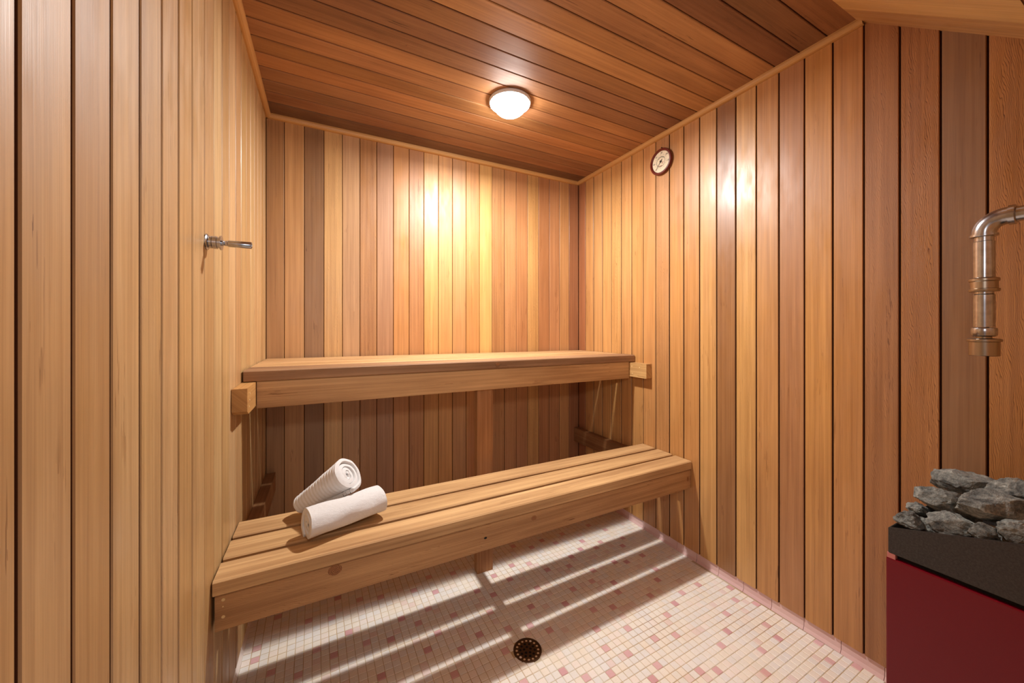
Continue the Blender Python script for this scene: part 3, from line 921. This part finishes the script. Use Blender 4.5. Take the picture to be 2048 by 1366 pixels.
VIS = [  # image column, row, distance plane, size (x, y, z), turn, label
 (1818, 1040, 1.240, (0.050, 0.056, 0.042), (0.1, 0.2, 0.3), 'small grey stone at the low front corner of the heater tray'),
 (1836, 1017, 1.285, (0.050, 0.052, 0.040), (0.3, 0.1, 0.5), 'small stone with a tan side, leaning on the big slab stone'),
 (1884, 1004, 1.290, (0.080, 0.110, 0.078), (0.45, -0.2, 0.1), 'broad layered grey slab stone on the heater heap'),
 (1934, 968, 1.345, (0.085, 0.128, 0.092), (0.25, 0.1, 0.3), 'peaked grey stone topping the heater heap'),
 (1984, 1016, 1.258, (0.075, 0.112, 0.076), (-0.15, 0.1, 0.0), 'large pale lens-shaped stone on the side of the heater heap'),
 (1906, 1050, 1.234, (0.054, 0.082, 0.068), (0.2, 0.3, 0.2), 'wedge-shaped grey stone against the heater tray side rail'),
 (1968, 1066, 1.226, (0.040, 0.052, 0.044), (0.6, 0.2, 0.3), 'small dark stone wedged against the tray rail between two bigger stones'),
 (2046, 1066, 1.234, (0.054, 0.074, 0.060), (0.3, 0.2, 0.5), 'rounded grey stone at the tray rail, below the pale lens-shaped stone'),
 (2022, 981, 1.322, (0.066, 0.092, 0.056), (-0.3, 0.2, 0.2), 'flat grey stone resting behind the pale lens-shaped stone'),
 (2128, 1024, 1.290, (0.066, 0.066, 0.060), (0.3, 0.1, 0.2), STONE),
 (1860, 1051, 1.250, (0.040, 0.046, 0.036), (0.5, 0.3, 0.1), 'smallest grey stone beside the wedge-shaped stone in the tray'),
 (2136, 950, 1.345, (0.075, 0.075, 0.064), (0.2, 0.4, 0.2), STONE),
]
for k, (u, v, X, s, r_, lab) in enumerate(VIS):
    rock('heater_stone', ray_pt(u, v, X), s, r_, 100 + k, lab)
placed = [(ray_pt(u, v, X), max(q) / 2) for u, v, X, q, r_, lab in VIS]
tries = 0; nfill = 0
while tries < 4000 and nfill < 22:      # the rest of the heap: lower layer and far side
    tries += 1
    y_ = rk.uniform(T0 + 0.04, T1 - 0.045); x = rk.uniform(TX0 + 0.045, TX1 - 0.045)
    q = (rk.uniform(.058, .078), rk.uniform(.058, .080), rk.uniform(.045, .060))
    z = zb_ + 0.006 + q[2] / 2 + rk.choice([0.0, 0.0, 0.055])
    c_ = Vector((x, y_, z)); rr_ = max(q) / 2
    if any((c_ - p_).length < 0.97 * (rr_ + r2) for p_, r2 in placed): continue
    placed.append((c_, rr_)); nfill += 1
    rock('heater_stone', c_, q, (rk.uniform(-.2, .2), rk.uniform(-.2, .2), rk.uniform(0, 3)), 300 + nfill, STONE)

# ------------------------------------------------------------------ towels
def spiral_towel(name, A, B, rA, rB, turns, sheet, label, ribs=0.0, flat=1.0, start=0.0, tel=0.004, seed=1, ringrib=True, up=Vector((0, 0, 1))):
    A, B = Vector(A), Vector(B); ax = (B - A); L = ax.length; ax.normalize()
    e2 = (up - ax * up.dot(ax)).normalized(); e1 = ax.cross(e2)
    nt, nl = 40 * turns, 130
    r = random.Random(seed); off = Vector((seed * 3.1, seed * 1.7, 0))
    bm = bmesh.new(); grid = []
    for i in range(nt + 1):
        f = i / nt; th0 = start + 2 * math.pi * turns * f
        row = []
        endj = tel * math.sin(th0 * 1.3 + seed) * 0.6
        for j in range(nl + 1):
            g_ = j / nl
            R = lerp(rA, rB, g_)
            rad = R * (0.05 + 0.95 * f)
            lx = g_ * L + endj * (2 * g_ - 1) + (1 - f) * (-0.004) * (2 * g_ - 1)
            outer = max(0.0, (f - (1 - 1.15 / turns)) * turns / 1.15)
            nz = mnoise.noise(Vector((math.cos(th0) * 1.6, math.sin(th0) * 1.6, g_ * 3.0)) + off) * 0.0045 * (0.3 + outer)
            if ribs > 0: nz += ribs * abs(math.sin(2 * math.pi * lx / 0.027)) * (0.25 + 0.75 * outer)
            rad += nz
            d = e1 * math.cos(th0) * rad + e2 * math.sin(th0) * rad * flat
            row.append(bm.verts.new(A + ax * lx + d))
        grid.append(row)
    for i in range(nt):
        for j in range(nl):
            bm.faces.new((grid[i][j], grid[i + 1][j], grid[i + 1][j + 1], grid[i][j + 1]))
    for f_ in bm.faces: f_.smooth = True
    me = bpy.data.meshes.new(name); bm.to_mesh(me); bm.free()
    o = link(name, me, M_TOWEL)
    md = o.modifiers.new('thickness', 'SOLIDIFY'); md.thickness = sheet; md.offset = 1.0; md.use_even_offset = False; md.use_rim = True
    bv = o.modifiers.new('soft_edge', 'BEVEL'); bv.width = sheet * 0.35; bv.segments = 3; bv.limit_method = 'ANGLE'; bv.angle_limit = math.radians(50)
    return tag(o, label, 'towel', 'rolled white towels on the lower bench')

zb1 = 0.505
spiral_towel('rolled_towel', (-0.050, 1.262, zb1 + 0.050), (0.170, 1.340, zb1 + 0.048), 0.053, 0.054, 4, 0.0128,
             'smooth white rolled towel lying on the lower bench slats', 0.0, 0.93, math.radians(-115), 0.004, 3)
spiral_towel('rolled_towel', (-0.078, 1.446, zb1 + 0.034), (0.066, 1.352, zb1 + 0.150), 0.033, 0.061, 4, 0.0125,
             'ribbed white rolled towel propped on top of the smooth one', 0.0040, 1.0, math.radians(-70), 0.003, 5)

# ------------------------------------------------------------------ floor drain
dr = empty('floor_drain', DRAIN)
tag(dr, 'round tarnished perforated drain set in the tile floor', 'drain')
lathe('rim', [(0.0505, -0.004), (0.0505, 0.0012), (0.0488, 0.0024), (0.0462, 0.0022), (0.0455, 0.0006), (0.0455, -0.004)], DRAIN, (0, 0, 1), M_DRAIN, dr, 56, closed=True)
bm = bmesh.new(); edges = []
def circ(cx, cy, r, n):
    vs_ = [bm.verts.new((DRAIN.x + cx + r * math.cos(2 * math.pi * i / n), DRAIN.y + cy + r * math.sin(2 * math.pi * i / n), 0.0004)) for i in range(n)]
    for i in range(n): edges.append(bm.edges.new((vs_[i], vs_[(i + 1) % n])))
circ(0, 0, 0.0456, 56)
holes = []
for n_, rr_ in ((16, 0.0385), (10, 0.0255), (5, 0.0125)):
    for k in range(n_):
        t = 2 * math.pi * (k + 0.3 * (n_ == 10)) / n_
        holes.append((rr_ * math.cos(t), rr_ * math.sin(t), n_))
for hx, hy, n_ in holes: circ(hx, hy, 0.0046 if n_ == 16 else 0.0050, 12)
bmesh.ops.triangle_fill(bm, use_beauty=True, use_dissolve=False, edges=edges)
ex = bmesh.ops.extrude_face_region(bm, geom=list(bm.faces))
bmesh.ops.translate(bm, verts=[g_ for g_ in ex['geom'] if isinstance(g_, bmesh.types.BMVert)], vec=(0, 0, -0.0012))
bm_obj('strainer_plate', bm, M_DRAIN, dr)
lathe('pit', [(0.0, -0.0100), (0.046, -0.0100), (0.046, -0.0011), (0.0, -0.0011)], DRAIN, (0, 0, 1), M_DARK, dr, 40)  # black disc close under the plate paints the shade of the depth
for hx, hy, n_ in holes:
    if n_ == 16:
        lathe('grit_plug', [(0.0, 0.0), (0.0036, 0.0), (0.0042, -0.0009), (0.0, -0.0009)], DRAIN + Vector((hx, hy, 0.0)), (0, 0, 1), M_DRAINPLUG, dr, 12)
